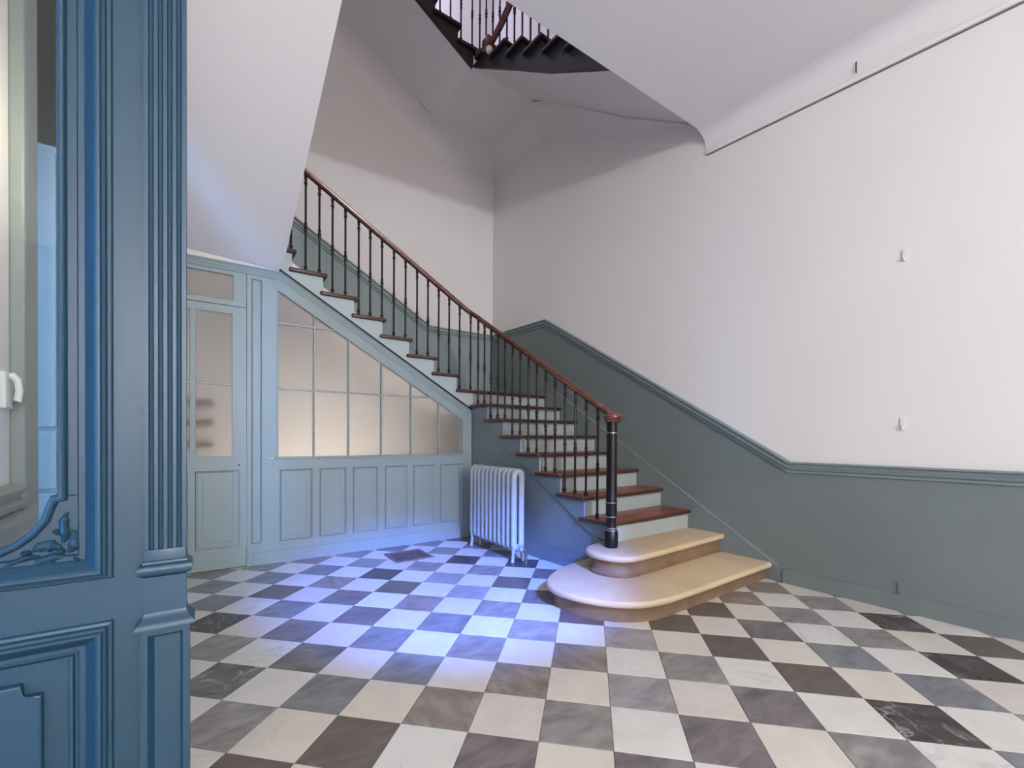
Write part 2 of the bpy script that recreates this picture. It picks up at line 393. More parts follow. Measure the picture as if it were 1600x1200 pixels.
for i in range(-22, 40):
    for j in range(-36, 18):
        poly = [g2w(i, j), g2w(i + 1, j), g2w(i + 1, j + 1), g2w(i, j + 1)]
        cxy = g2w(i + .5, j + .5)
        if cxy[0] < -2.6 or cxy[1] < -8.4: continue
        cl = poly
        cl = clip(cl, 0, 1, YB - 0.002); 
        if len(cl) > 2: cl = clip(cl, 1, 0.034, 4.202 - 0.034 * 0.521 - 0.004)
        if len(cl) > 2: cl = clip(cl, -1, 0, 2.4)
        if len(cl) < 3: continue
        area = abs(sum(cl[k][0] * cl[(k + 1) % len(cl)][1] - cl[(k + 1) % len(cl)][0] * cl[k][1] for k in range(len(cl)))) / 2
        if area < 0.0006: continue
        full = len(cl) == 4 and area > T * T * 0.9999
        under = (cxy[0] > 3.12 and cxy[1] > 0.0) or (cxy[0] > 2.6 and -0.33 < cxy[1] < 0.1) 
        d = (cxy[0] - 0.328) * 0.5618 + (cxy[1] + 2.3166) * 0.8272
        vis = False
        if d > 0.3 and not under:
            for c in cl + [cxy]:
                q = pix((c[0], c[1], 0))
                if q[2] > 0.2 and 285 < q[0] < 1605 and q[1] < 1205: vis = True
        tiles.append((vis, d, i, j, cl, full, cxy))
shared = {}
rest = bmesh.new(); nvis = 0
tiles.sort(key=lambda t: t[1])
def tile_bm(cl, cxy, g=0.0013, ch=0.0012):
    bm = bmesh.new(); n = len(cl)
    def sh(d):
        out = []
        for x, y in cl:
            vx, vy = x - cxy[0], y - cxy[1]; L = max(abs(vx * ct - vy * sn), abs(vx * sn + vy * ct), 1e-6)
            out.append((vx * (1 - d / L), vy * (1 - d / L)))
        return out
    lo, mid, hi = sh(g), sh(g), sh(g + ch)
    rg = [[bm.verts.new((x, y, z)) for x, y in r] for r, z in ((lo, -0.02), (mid, -ch), (hi, 0.0))]
    for a, b in zip(rg, rg[1:]):
        for k in range(n): bm.faces.new((a[k], a[(k + 1) % n], b[(k + 1) % n], b[k]))
    bm.faces.new(rg[-1])
    return bm
def tile_mat(i, j):
    rnd = random.Random(i * 7919 + j * 104729)
    if (i + j) % 2 == 0: return LIGHT[rnd.choice((0, 0, 1, 1, 2))]
    k = KIND.get((i, j)) or rnd.choice(('mid', 'mid', 'blue', 'lav', 'blue', 'purple', 'taupe', 'brown'))
    return DARK[k]
hidden = {}
for vis, d, i, j, cl, full, cxy in tiles:
    m = tile_mat(i, j)
    if vis and nvis < 300:
        nvis += 1
        if full:
            if m.name not in shared: shared[m.name] = mesh_of('tile', tile_bm(cl, cxy), m)
            me = shared[m.name]
        else: me = mesh_of('tile', tile_bm(cl, cxy), m)
        link('tile', me, floor, Vector((cxy[0], cxy[1], 0)) - floor.location)
    else:
        hb = hidden.setdefault(m.name, (m, bmesh.new()))[1]
        t = tile_bm(cl, cxy)
        for v in t.verts: v.co += Vector((cxy[0], cxy[1], 0))
        tmp = bpy.data.meshes.new('tmp'); t.to_mesh(tmp); t.free(); hb.from_mesh(tmp); bpy.data.meshes.remove(tmp)
for nm, (m, hb) in hidden.items():
    o = obj('tile_field', hb, m, floor); o['kind'] = 'stuff'

# ------------------------------------------------------------------ dado, rails, baseboard, string board on the right wall
DR = [(-8.3, 0.989), (-0.654, 0.978), (2.294, 2.722), (YF - 0.002, 2.732)]
def dadoz(y):
    for (a, za), (b, zb) in zip(DR, DR[1:]):
        if y <= b: return za + (zb - za) * (y - a) / (b - a)
    return DR[-1][1]
wrt = bpy.data.objects['wall_right']; wbk = bpy.data.objects['wall_back']
poly = [(-8.3, 0.0)] + [(y, z - 0.02) for y, z in DR] + [(YF - 0.002, 0.0)]
obj('dado', P_yz(poly, lambda y: XW(y) - 0.006, lambda y: XW(y) + 0.002), M['dado'], wrt)
FR = [(XW(YF), 2.735), (2.988, 2.735), (1.0, 3.922)]
poly = [(XW(YF) - 0.008, 1.60)] + [(x - (0.008 if x > 4 else 0), z - 0.02) for x, z in FR] + [(-0.2, 3.9), (-0.2, 2.82), (1.0, 2.80), (2.95, 1.60)]
obj('dado', P_xz(poly, YF - 0.006, YF + 0.002), M['panel'], wbk)
RP = [(0.0, 0.0), (0.03, 0.0), (0.034, -0.012), (0.022, -0.02), (0.02, -0.036), (0.03, -0.045), (0.026, -0.058), (0.012, -0.066), (0.014, -0.084), (0.0, -0.09)]
def mould(path, axis, flip=1): return sweep(bmesh.new(), path, [(p * 1.45, -q * flip) for p, q in RP], axis=axis)
path = [(XW(y) - 0.003, y, z) for y, z in DR]
o = struct('trim_1', mould(path, WN, 1), M['rail_paint'], 'moulded dado rail following the stairs on the right wall')
path = [(x, YF - 0.003, z) for x, z in FR] + [(0.4, YF - 0.003, 4.28)]
o = struct('trim_2', mould(path, (0, -1, 0), 1), M['panel'], 'moulded dado rail on the landing wall')
bp = [(-5.3, 0.125), (-0.62, 0.125)]
bb = P_yz([(-8.3, 0), (-0.60, 0), (-0.60, 0.105), (-0.62, 0.118), (-8.3, 0.118)], lambda y: XW(y) - 0.016, lambda y: XW(y) - 0.004, 0.003)
struct('baseboard_right', bb, M['dado'], 'painted baseboard along the right wall')

# cable trunking near the ceiling, with the fixing pin above it
tb = bmesh.new()
ta, tz = (0.078, 3.80), (-5.2, 3.56)
pa = [(XW(ta[0]), ta[0], ta[1]), (XW(tz[0]), tz[0], tz[1])]
sweep(tb, pa, [(0, 0.021), (0.022, 0.021), (0.022, 0.014), (0.018, 0.012), (0.018, -0.012), (0.022, -0.014), (0.022, -0.021), (0, -0.021)], axis=WN)
tr3 = struct('trim_3', tb, M['plaster'], 'white trunking strip high on the right wall')
for dzz in (0.026, -0.026):
    obj('seam', sweep(bmesh.new(), [(x, y, z + dzz) for x, y, z in pa], [(0, 0.004), (0.007, 0.004), (0.007, -0.004), (0, -0.004)], axis=WN), M['brass'], tr3, label='dark seam')  # dark strips stand for the shaded gaps along the trunking edges
pin = tube(bmesh.new(), [(XW(-1.05) - 0.004, -1.05, 3.80), (XW(-1.05) - 0.012, -1.05, 3.80), (XW(-1.05) - 0.012, -1.05, 3.868)], 0.004, 6)
tag(obj('hook_pin', pin, M['iron'], None), 'tiny dark pin above the white trunking strip', 'pin')

def clip_plate(z, m, label):
    t = thing('wall_clip', label, 'wall clip', (XW(-1.33), -1.33, z))
    y = -1.33; x = XW(y) - (0.006 if z < 0.9 else 0.0)
    bm = bmesh.new(); pts = []
    for k in range(20):
        a = 2 * math.pi * k / 20
        pts.append((0.014 * math.cos(a), 0.042 * (1 if math.sin(a) >= 0 else -1) * (0.7 + 0.3 * abs(math.sin(a))) if abs(math.sin(a)) > 1e-6 else 0))
    pts = [(y + u, z + v) for u, v in pts]
    prism(bm, [(x, u, v) for u, v in pts], [(x - 0.008, u, v) for u, v in pts])
    obj('plate', bm, m, t)
    hk = tube(bmesh.new(), [(x - 0.006, y, z - 0.03), (x - 0.02, y, z - 0.033), (x - 0.022, y, z - 0.02)], 0.006, 8)
    obj('hook', hk, m, t)
clip_plate(2.40, M['plaster'], 'upper of two small white clips on the bare white wall')
clip_plate(1.267, M['plaster'], 'lower of two small white clips, above the dado rail')
clip_plate(0.155, M['dado'], 'small clip painted over in blue just above the baseboard')

# ------------------------------------------------------------------ main staircase
RISE = lambda n: (0.147 if n == 1 else 0.309 if n == 2 else 0.484 + 0.175 * (n - 3) if n <= 10 else 1.709 + 0.168 * (n - 10))
FS = lambda n: 0.146 + 0.287 * (n - 3)        # nosing line at the open string
FR1 = lambda n: 0.193 + 0.299 * (n - 3)       # nosing line at the right wall
FX = {10: 3.05, 11: 2.76, 12: 2.478, 13: 2.187, 14: 1.898, 15: 1.612, 16: 1.318, 17: 1.045}
S = lambda y: 3.0 - 0.06 * (y - 0.88)         # face of the lower open string
YS = 2.232                                     # face of the upper open string

stairs = thing('staircase', 'turning staircase with brown wooden treads, iron balusters and stone bottom steps', 'staircase', (3.3, 1.0, 0.0))

def smooth_outline(pts, sub=6):
    out = []; n = len(pts)
    for k in range(n - 1):
        p0 = pts[max(k - 1, 0)]; p1 = pts[k]; p2 = pts[k + 1]; p3 = pts[min(k + 2, n - 1)]
        for s in range(sub):
            t = s / sub
            out.append(tuple(0.5 * (2 * p1[c] + (p2[c] - p0[c]) * t + (2 * p0[c] - 5 * p1[c] + 4 * p2[c] - p3[c]) * t * t + (3 * p1[c] - p0[c] - 3 * p2[c] + p3[c]) * t ** 3) for c in (0, 1)))
    out.append(pts[-1]); return out

def stone(line, close, rings, parent):
    """line: front edge from the wall round the bull-nosed end; close: back corners; rings: (offset inwards, z, material)"""
    n = len(line)
    def off(d):
        o = []
        for k in range(n):
            a, b = line[max(k - 1, 0)], line[min(k + 1, n - 1)]
            tx, ty = b[0] - a[0], b[1] - a[1]; L = math.hypot(tx, ty)
            o.append((line[k][0] + ty / L * d * -1, line[k][1] + tx / L * d))
        return o
    bm = bmesh.new(); rs = []
    for d, z in rings:
        pts = off(-d)
        pts[0] = (line[0][0], pts[0][1])
        rs.append([bm.verts.new((x, y, z)) for x, y in pts + close])
    m = len(rs[0])
    for q, (a, b) in enumerate(zip(rs, rs[1:])):
        for k in range(m):
            f = bm.faces.new((a[k], a[(k + 1) % m], b[(k + 1) % m], b[k]))
            f.material_index = 1 if rings[q + 1][1] <= rings[-1][1] - 0.045 else 0
    bm.faces.new(rs[-1]); bm.faces.new(rs[0][::-1])
    o = obj('stone_step', bm, M['stone'], parent, smooth=True, angle=50)
    o.data.materials.append(M['stone_side']); return o

l1 = [(4.185, -0.522), (3.7, -0.535), (3.2, -0.555)] + smooth_outline([(2.80, -0.562), (2.62, -0.532), (2.48, -0.457), (2.382, -0.35), (2.312, -0.222), (2.283, -0.10), (2.287, 0.02), (2.335, 0.125), (2.43, 0.215), (2.56, 0.29), (2.72, 0.35), (2.90, 0.385), (3.06, 0.40)])
stone(l1, [(3.3, 0.42), (4.185, 0.42)], [(0.05, 0.0), (0.05, 0.02), (0.045, 0.085), (0.03, 0.097), (0.008, 0.104), (0.0, 0.117), (0.0, 0.134), (0.006, 0.143), (0.016, 0.147)], stairs)
l2 = [(4.18, -0.124), (3.8, -0.145), (3.3, -0.178)] + smooth_outline([(2.98, -0.195), (2.87, -0.185), (2.79, -0.135), (2.74, -0.055), (2.722, 0.04), (2.738, 0.13), (2.79, 0.20), (2.87, 0.245), (2.98, 0.265)])
stone(l2, [(3.3, 0.42), (4.18, 0.42)], [(0.028, 0.147), (0.024, 0.163), (0.038, 0.172), (0.045, 0.18), (0.045, 0.245), (0.03, 0.258), (0.008, 0.265), (0.0, 0.278), (0.0, 0.296), (0.006, 0.305), (0.016, 0.309)], stairs)

def two_tone(o, zc):
    """tread top in worn oak, moulded edge in dark wood"""
    o.data.materials.append(M['nosing'])
    for p in o.data.polygons:
        if p.normal.z < 0.6: p.material_index = 1

for n in range(3, 10):
    z = RISE(n); a = FS(n); b = FR1(n)
    an, bn = FS(n + 1) + 0.065, FR1(n + 1) + 0.03
    sx = S(a) - 0.04; sx2 = S(an) - 0.04
    bm = P_xy([(sx, a), (sx + 0.55, a + (b - a) * 0.38), (XW(b) - 0.02, b), (XW(bn) - 0.02, bn), (sx2, an)], z - 0.036, z, 0.012, 3)
    o = obj('tread', bm, M['tread'], stairs, smooth=True); two_tone(o, z)
    # riser under this tread
    zl = RISE(n - 1)
    r = prism(bmesh.new(), [(S(a) + 0.002, a + 0.035, zl), (XW(b) - 0.02, b + 0.035, zl), (XW(b) - 0.02, b + 0.055, zl), (S(a) + 0.002, a + 0.055, zl)],
              [(S(a) + 0.002, a + 0.035, z - 0.03), (XW(b) - 0.02, b + 0.035, z - 0.03), (XW(b) - 0.02, b + 0.055, z - 0.03), (S(a) + 0.002, a + 0.055, z - 0.03)])
    obj('riser', r, M['riser'], stairs)
    c = sweep(bmesh.new(), [(S(a) + 0.003, a + 0.034, z - 0.037), (XW(b) - 0.021, b + 0.034, z - 0.037)], [(0, 0), (-0.016, 0), (-0.004, -0.018), (0, -0.018)])
    obj('cove_moulding', c, M['riser'], stairs)
# quarter landing
z = RISE(10)
o = obj('landing', P_xy([(2.715, YS - 0.03), (2.90, YS - 0.03), (XW(2.285) - 0.02, 2.285), (XW(YF) - 0.02, YF - 0.008), (2.715, YF - 0.008)], z - 0.036, z, 0.012, 3), M['tread'], stairs, smooth=True); two_tone(o, z)
a, b, zl = 2.205, 2.285, RISE(9)
obj('riser', prism(bmesh.new(), [(S(a), a + 0.035, zl), (XW(b) - 0.02, b + 0.035, zl), (XW(b) - 0.02, b + 0.055, zl), (S(a), a + 0.055, zl)],
                   [(S(a), a + 0.035, z - 0.03), (XW(b) - 0.02, b + 0.035, z - 0.03), (XW(b) - 0.02, b + 0.055, z - 0.03), (S(a), a + 0.055, z - 0.03)]), M['riser'], stairs)
obj('landing_slab', P_xy([(2.98, 2.30), (XW(2.3) - 0.02, 2.32), (XW(YF) - 0.02, YF - 0.008), (2.98, YF - 0.008)], z - 0.22, z - 0.037), M['plaster'], stairs)
for n in range(11, 18):
    z = RISE(n); xf = FX[n]; xb = FX.get(n + 1, -0.1 + 0.065) - 0.065
    if n == 17: xb = -0.25
    o = obj('tread', B(xb, xf, YS - 0.037, YF - 0.008, z - 0.036, z, 0.012, 3), M['tread'], stairs, smooth=True); two_tone(o, z)
    obj('riser', B(xf - 0.055, xf - 0.035, YS + 0.004, YF - 0.008, RISE(n - 1), z - 0.03), M['riser'], stairs)

# cut strings
zig = [(0.36, 0.30)]
for n in range(3, 10):
    zig += [(FS(n) + 0.036, RISE(n - 1) if n > 3 else 0.30), (FS(n) + 0.036, RISE(n) - 0.036)]
zig[0:2] = [(FS(3) + 0.036, 0.30)]
poly = zig[:]
top = []
for n in range(3, 10):
    top += [(FS(n) + 0.036, RISE(n) - 0.036), (FS(n + 1) + 0.036, RISE(n) - 0.036)]
bot = lambda y: 0.335 + 0.594 * (y - 0.36)
low = [(2.235, bot(2.235)), (0.40, bot(0.40)), (FS(3) + 0.036, 0.31)]
pts = top + [(2.235, RISE(9) - 0.036)][:0] + low
pts = [p for k, p in enumerate(pts) if k == 0 or (abs(p[0] - pts[k - 1][0]) + abs(p[1] - pts[k - 1][1])) > 1e-6]
pts = [(min(y, 2.235), zz) for y, zz in pts]
obj('string_board', P_yz(pts, lambda y: S(y), lambda y: S(y) + 0.04), M['skirt'], stairs)
obj('stair_skirt', P_yz([(0.30, 0.0), (2.245, 0.0), (2.245, bot(2.245) + 0.05), (0.45, bot(0.45) + 0.05), (0.30, 0.31)], lambda y: S(y) + 0.018, lambda y: S(y) + 0.05), M['skirt'], stairs)
obj('skirt_base', P_yz([(0.38, 0.0), (2.24, 0.0), (2.24, 0.118), (0.38, 0.118)], lambda y: S(y) + 0.004, lambda y: S(y) + 0.019, 0.003), M['skirt'], stairs)
sl = lambda x: 2.672 - 0.5945 * (x - 0.923)
top = []
for n in range(10, 17):
    xr = 2.925 if n == 10 else FX[n] - 0.036
    top += [(xr, RISE(n) - 0.036), (FX[n + 1] - 0.036, RISE(n) - 0.036)]
top += [(FX[17] - 0.036, RISE(17) - 0.036), (0.90, RISE(17) - 0.036)]
pts = [(2.925, sl(2.925) - 0.0)] + top + [(0.90, sl(0.90))]
obj('string_board', P_xz(pts, YS, YS + 0.045), M['string'], stairs)
obj('shadow_gap_strip', sweep(bmesh.new(), [(2.925, YS + 0.004, sl(2.925) - 0.004), (0.905, YS + 0.004, sl(0.905) - 0.004)], [(0, 0.010), (0.016, 0.010), (0.016, -0.008), (0, -0.008)], axis=(0, -1, 0)), M['iron'], stairs, label='thin dark strip for the shadow gap under the string')  # dark strip drawn for the shaded gap between string and cornice
# soffit over the closet
obj('soffit', P_xz([(2.93, 1.47), (2.93, 1.56), (1.0, 2.80), (XL, 2.82), (XL, 2.70), (0.95, 2.68)], YS + 0.05, YF - 0.008), M['plaster'], stairs)
# plaster soffit of the flight that climbs back towards the hall
def sof_edge(y): return 1.032 - (1.032 - 0.928) * (y - 0.1) / 2.15
sb = bmesh.new(); NX, NY = 8, 24
def zs(u, y):
    base = 2.72 + (2.672 - 2.72) * min(1, max(0, u)) + 0.0
    z = base + 0.612 * (YB - y)
    z = z + 0.03 * math.exp(-((YB - y) / 0.10)) * (1 - u)
    return min(z, H + 0.02) if y < 0.25 else z
grid = []
for a in range(NY + 1):
    y = YB - 0.004 - (YB - 0.004 - YE) * (a / NY) ** 1.15
    grid.append([sb.verts.new((XL + (sof_edge(y) - XL) * (k / NX), y, zs(k / NX, y))) for k in range(NX + 1)])
up = []
for row in grid: up.append([sb.verts.new((v.co.x, v.co.y, v.co.z + 0.34)) for v in row])
for a in range(NY):
    for k in range(NX):
        sb.faces.new((grid[a][k], grid[a][k + 1], grid[a + 1][k + 1], grid[a + 1][k])); sb.faces.new((up[a][k], up[a + 1][k], up[a + 1][k + 1], up[a][k + 1]))
    sb.faces.new((grid[a][0], grid[a + 1][0], up[a + 1][0], up[a][0])); sb.faces.new((grid[a][NX], up[a][NX], up[a + 1][NX], grid[a + 1][NX]))
for a in (0, NY):
    for k in range(NX): sb.faces.new((grid[a][k], up[a][k], up[a][k + 1], grid[a][k + 1]))
obj('plaster_soffit', sb, M['plaster'], stairs, smooth=True, label='white plaster soffit of the returning flight')
obj('soffit_fascia', P_xz([(XL, 2.66), (0.91, 2.66), (0.91, 2.70), (XL, 2.86)], YB + 0.004, YB + 0.06), M['plaster'], stairs)

# string board against the right wall, with its pale top bead
wl0, wl1 = (-0.56, 0.105), (2.20, 1.815)
wz = lambda y: 0.523 + 0.6075 * (y - 0.078)
pts = [(-0.575, 0.03), (-0.56, wz(-0.56)), (2.16, wz(2.16)), (YF - 0.01, wz(2.16) + 0.02), (YF - 0.01, 1.5), (2.2, 1.5), (0.4, 0.1), (0.0, 0.03)]
obj('wall_string', P_yz(pts, lambda y: XW(y) - 0.02, lambda y: XW(y) - 0.005), M['dado'], stairs)
obj('wall_string_bead', sweep(bmesh.new(), [(XW(y) - 0.006, y, wz(y)) for y in (-0.56, 2.16)], [(0, 0.003), (0.016, 0.003), (0.018, -0.002), (0.0, -0.003)], axis=WN), M['panel'], stairs)

# balusters
BP = [(0.0165, 0.0), (0.0175, 0.006), (0.0145, 0.012), (0.0125, 0.03), (0.0175, 0.036), (0.0175, 0.044), (0.010, 0.052), (0.0100, 0.07), (0.0100, 0.38), (0.0145, 0.40), (0.016, 0.408), (0.0095, 0.416),
      (0.0145, 0.43), (0.017, 0.445), (0.0145, 0.46), (0.0095, 0.474), (0.016, 0.484), (0.0135, 0.492), (0.0100, 0.51), (0.0100, 0.86), (0.0105, 0.88), (0.0165, 0.90), (0.0165, 0.908), (0.0105, 0.92), (0.0145, 0.96), (0.0145, 1.0)]
bal_me = mesh_of('baluster', lathe(bmesh.new(), BP, seg=10), M['iron'], True, 60)
XBAL = lambda y: S(y) + 0.02
railz1 = lambda y: 1.335 + 0.6125 * (y - 0.169)
railz2 = lambda x: 2.632 + 0.584 * (2.873 - x)
YR = YS + 0.012
def baluster(parent, x, y, z0, z1):
    o = link('baluster', bal_me, parent, Vector((x, y, z0)) - parent.location); o.scale = (1, 1, z1 - z0); return o
tread_of = [3, 4, 4, 4, 5, 5, 6, 6, 7, 7, 8, 8, 8, 9, 9]
for k, n in enumerate(tread_of):
    y = 0.336 + 0.1275 * k
    baluster(stairs, XBAL(y), y, RISE(n), railz1(y) - 0.02)
baluster(stairs, 3.03, 0.16, 0.309, railz1(0.16) - 0.0)
for x, n in ((2.915, 10), (2.769, 10), (2.635, 11), (2.505, 11), (2.375, 12), (2.247, 12), (2.116, 13), (1.988, 13), (1.86, 14), (1.738, 14), (1.622, 14), (1.492, 15), (1.37, 15), (1.25, 16), (1.128, 16), (1.002, 17), (0.88, 17)):
    baluster(stairs, x, YR, RISE(n), railz2(x) - 0.02)

NX_, NY_ = 2.965, 0.10
# handrail
def rail_path(dz=0.0, start=0.10, xe=0.90):
    p = []
    ys = [0.24] + [0.4 + 0.2 * k for k in range(9)]
    if start < 0.2: p += [(NX_ + 0.01, NY_ - 0.01, 1.332), (NX_ + 0.022, NY_ + 0.03, 1.338), (3.012, 0.165, 1.352)]
    else: ys = [start] + ys[2:]
    for y in ys: p.append((XBAL(y), y, railz1(y) + dz))
    cx, cy, r = XBAL(2.0) - 0.10, YR - 0.10, 0.10
    for k in range(1, 6):
        a = math.pi / 2 * k / 6
        x, y = cx + r * math.cos(a), cy + r * math.sin(a)
        t = k / 6
        p.append((x, y, (railz1(cy) * (1 - t) + railz2(cx) * t) + dz))
    for x in [cx - 0.02 - 0.2 * k for k in range(12)]:
        if x > xe + 0.05: p.append((x, YR, railz2(x) + dz))
    p.append((xe, YR, railz2(xe) + dz)); return p
RPROF = [(-0.026, -0.014), (-0.026, 0.014), (-0.012, 0.024), (0.004, 0.028), (0.018, 0.022), (0.027, 0.009), (0.027, -0.009), (0.018, -0.022), (0.004, -0.028), (-0.012, -0.024)]
obj('handrail', sweep(bmesh.new(), rail_path(), RPROF), M['handrail'], stairs, smooth=True)
ip = [(a * 0.25 - 0.029, b * 0.5) for a, b in ((-0.02, -0.02), (-0.02, 0.02), (0.02, 0.02), (0.02, -0.02))]
obj('rail_core', sweep(bmesh.new(), rail_path(), ip), M['iron'], stairs)

# newel post
NX_, NY_ = 2.965, 0.10
prof = [(0.05, 0.309), (0.052, 0.315), (0.052, 0.43), (0.047, 0.44), (0.04, 0.46), (0.038, 0.47), (0.037, 0.535), (0.042, 0.55), (0.043, 0.56), (0.043, 0.655), (0.044, 0.66), (0.042, 0.67), (0.041, 0.9), (0.039, 1.2), (0.041, 1.265), (0.043, 1.285)]
nw = obj('newel_post', lathe(bmesh.new(), prof, NX_, NY_, 24), M['iron'], stairs, smooth=True, angle=50)
def child_of(name, bm, m, par, gp):
    o = obj(name, bm, m, None, smooth=True, angle=50); o.parent = par; o.location = o.location - root_loc(par); return o
for zc, r in ((0.442, 0.049), (0.458, 0.043), (0.548, 0.045), (0.657, 0.0465), (1.20, 0.0415)):
    child_of('ring', lathe(bmesh.new(), [(r - 0.004, zc - 0.006), (r, zc - 0.003), (r, zc + 0.003), (r - 0.004, zc + 0.006)], NX_, NY_, 24), M['steel'], nw, stairs)
child_of('cap', lathe(bmesh.new(), [(0.045, 1.278), (0.062, 1.286), (0.066, 1.296), (0.058, 1.304), (0.068, 1.314), (0.072, 1.328), (0.064, 1.344), (0.045, 1.354), (0.0, 1.357)], NX_ + 0.02, NY_ + 0.01, 24), M['handrail'], nw, stairs)

# ------------------------------------------------------------------ upper staircase, seen from below through the stairwell
DZ = 3.972
ups = thing('staircase', 'dark upper staircase glimpsed overhead through the stairwell opening', 'staircase', (3.3, 1.0, 4.3))
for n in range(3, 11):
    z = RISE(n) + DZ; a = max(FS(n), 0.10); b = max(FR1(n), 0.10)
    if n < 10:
        obj('tread', P_xy([(S(a) - 0.04, a), (XW(b) - 0.02, b), (XW(b + .3) - 0.02, b + 0.26), (S(a + .3) - 0.04, a + 0.28)], z - 0.036, z, 0.008, 1), M['shaded_upper'], ups)
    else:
        obj('landing', P_xy([(2.715, YS - 0.03), (2.90, YS - 0.03), (XW(b) - 0.02, 2.285), (XW(YF) - 0.02, YF - 0.008), (2.715, YF - 0.008)], z - 0.036, z, 0.008, 1), M['shaded_upper'], ups)
    obj('riser', P_xy([(S(a) + .01, a + 0.035), (XW(b) - 0.02, b + 0.035), (XW(b) - 0.02, b + 0.055), (S(a) + .01, a + 0.055)], z - 0.12, z - 0.03), M['shaded_upper'], ups)
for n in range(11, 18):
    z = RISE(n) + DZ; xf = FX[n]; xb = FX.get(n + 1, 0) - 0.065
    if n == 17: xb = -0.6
    obj('tread', B(xb, xf, YS - 0.037, YF - 0.008, z - 0.036, z, 0.008, 1), M['shaded_upper'], ups)
    obj('riser', B(xf - 0.055, xf - 0.035, YS + 0.004, YF - 0.008, z - 0.168, z - 0.03), M['shaded_upper'], ups)
ub = [(0.11, 4.07), (0.293, 4.182), (0.952, 4.579), (1.475, 4.944), (2.24, 5.462)]
top = []
for n in range(3, 10): top += [(FS(n + 1) + 0.036, RISE(n) + DZ - 0.036), (FS(n) + 0.036, RISE(n) + DZ - 0.036)][::-1]
pts = ub + [(2.24, RISE(9) + DZ - 0.036)] + [(min(p[0], 2.20), p[1]) for p in top[::-1]] + [(0.11, 4.4)]
obj('string_board', P_yz(pts, lambda y: S(y) - 0.0, lambda y: S(y) + 0.04), M['shaded_upper'], ups)
u2 = lambda x: 5.462 - 0.6 * (x - 2.90)
top = []
for n in range(10, 17):
    xr = 2.925 if n == 10 else FX[n] - 0.036
    top += [(xr, RISE(n) + DZ - 0.036), (FX[n + 1] - 0.036, RISE(n) + DZ - 0.036)]
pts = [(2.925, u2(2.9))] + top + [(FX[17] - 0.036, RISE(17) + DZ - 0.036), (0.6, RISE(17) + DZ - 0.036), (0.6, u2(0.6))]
obj('string_board', P_xz(pts, YS, YS + 0.045), M['shaded_upper'], ups)
lowp = [(y, z + 0.004) for y, z in ub]
obj('soffit', P_yz(lowp + [(y, z + 0.10) for y, z in lowp[::-1]], lambda y: S(y) + 0.04, lambda y: XW(y) - 0.003), M['plaster'], ups)
obj('soffit', P_xy([(2.925, 2.24), (XW(2.24) - 0.003, 2.24), (XW(YF) - 0.003, YF - 0.004), (2.925, YF - 0.004)], 5.462, 5.60), M['plaster'], ups)
pts = [(2.925, 5.466), (2.925, 5.56), (0.4, u2(0.4) + 0.1), (0.4, u2(0.4) + 0.004)]
obj('soffit', P_xz(pts, YS + 0.045, YF - 0.004), M['plaster'], ups)
def cove_strip(path, d1, d2, rs=None, seg=8):
    bm = bmesh.new(); rows = []
    for kk, p in enumerate(path):
        r = rs[kk] if rs else 0.3
        p = Vector(p); row = [bm.verts.new(p + Vector(d1) * (r - r * math.sin(a)) + Vector(d2) * (r - r * math.cos(a))) for a in [math.pi / 2 * q / seg for q in range(seg + 1)]]
        rows.append(row + [bm.verts.new(p)])
    m = seg + 2
    for a, b in zip(rows, rows[1:]):
        for q in range(m): bm.faces.new((a[q], a[(q + 1) % m], b[(q + 1) % m], b[q]))
    bm.faces.new(rows[0][::-1]); bm.faces.new(rows[-1])
    obj('plaster_cove', bm, M['plaster'], ups, smooth=True)
cove_strip([(0.4, YF - 0.003, u2(0.4)), (2.6, YF - 0.003, u2(2.6) + 0.02), (2.8, YF - 0.003, u2(2.8) + 0.0), (3.05, YF - 0.003, 5.462), (XW(YF), YF - 0.003, 5.462)], (0, -1, 0), (0, 0, -1))
cove_strip([(XW(YF) - 0.003, YF, 5.462), (XW(2.3) - 0.003, 2.3, 5.462), (XW(2.0) - 0.003, 2.0, 5.31), (XW(1.475) - 0.003, 1.475, 4.944), (XW(0.952) - 0.003, 0.952, 4.579), (XW(0.293) - 0.003, 0.293, 4.182)], (-1, 0, 0), (0, 0, -1), (0.3, 0.3, 0.3, 0.24, 0.12, 0.012))
for k, n in enumerate(tread_of):
    y = 0.336 + 0.1275 * k
    if y > 0.5: baluster(ups, XBAL(y), y, RISE(n) + DZ, railz1(y) + DZ - 0.02)
for x, n in ((2.915, 10), (2.769, 10), (2.635, 11), (2.505, 11), (2.375, 12), (2.247, 12), (2.116, 13), (1.988, 13), (1.86, 14), (1.738, 14), (1.622, 14), (1.492, 15), (1.37, 15), (1.25, 16), (1.128, 16)):
    baluster(ups, x, YR, RISE(n) + DZ, railz2(x) + DZ - 0.02)
obj('handrail', sweep(bmesh.new(), rail_path(DZ, 0.45), RPROF), M['handrail'], ups, smooth=True)
# unidentified brown bar with a white knob, its exact form made up
obj('brown_bar', tube(bmesh.new(), [(2.90, 1.42, 5.56), (2.90, 1.60, 5.47), (2.90, 1.83, 5.40)], [0.035, 0.035, 0.03], 8), M['handrail'], ups, smooth=True)
obj('bar_block', B(2.85, 2.93, 1.80, 1.92, 5.38, 5.50, 0.012), M['handrail'], ups)
obj('bar_knob', lathe(bmesh.new(), [(0.0, 5.32), (0.028, 5.33), (0.04, 5.355), (0.032, 5.385), (0.02, 5.40)], 2.895, 1.83, 14), M['white_plastic'], ups, smooth=True, label='white knob')

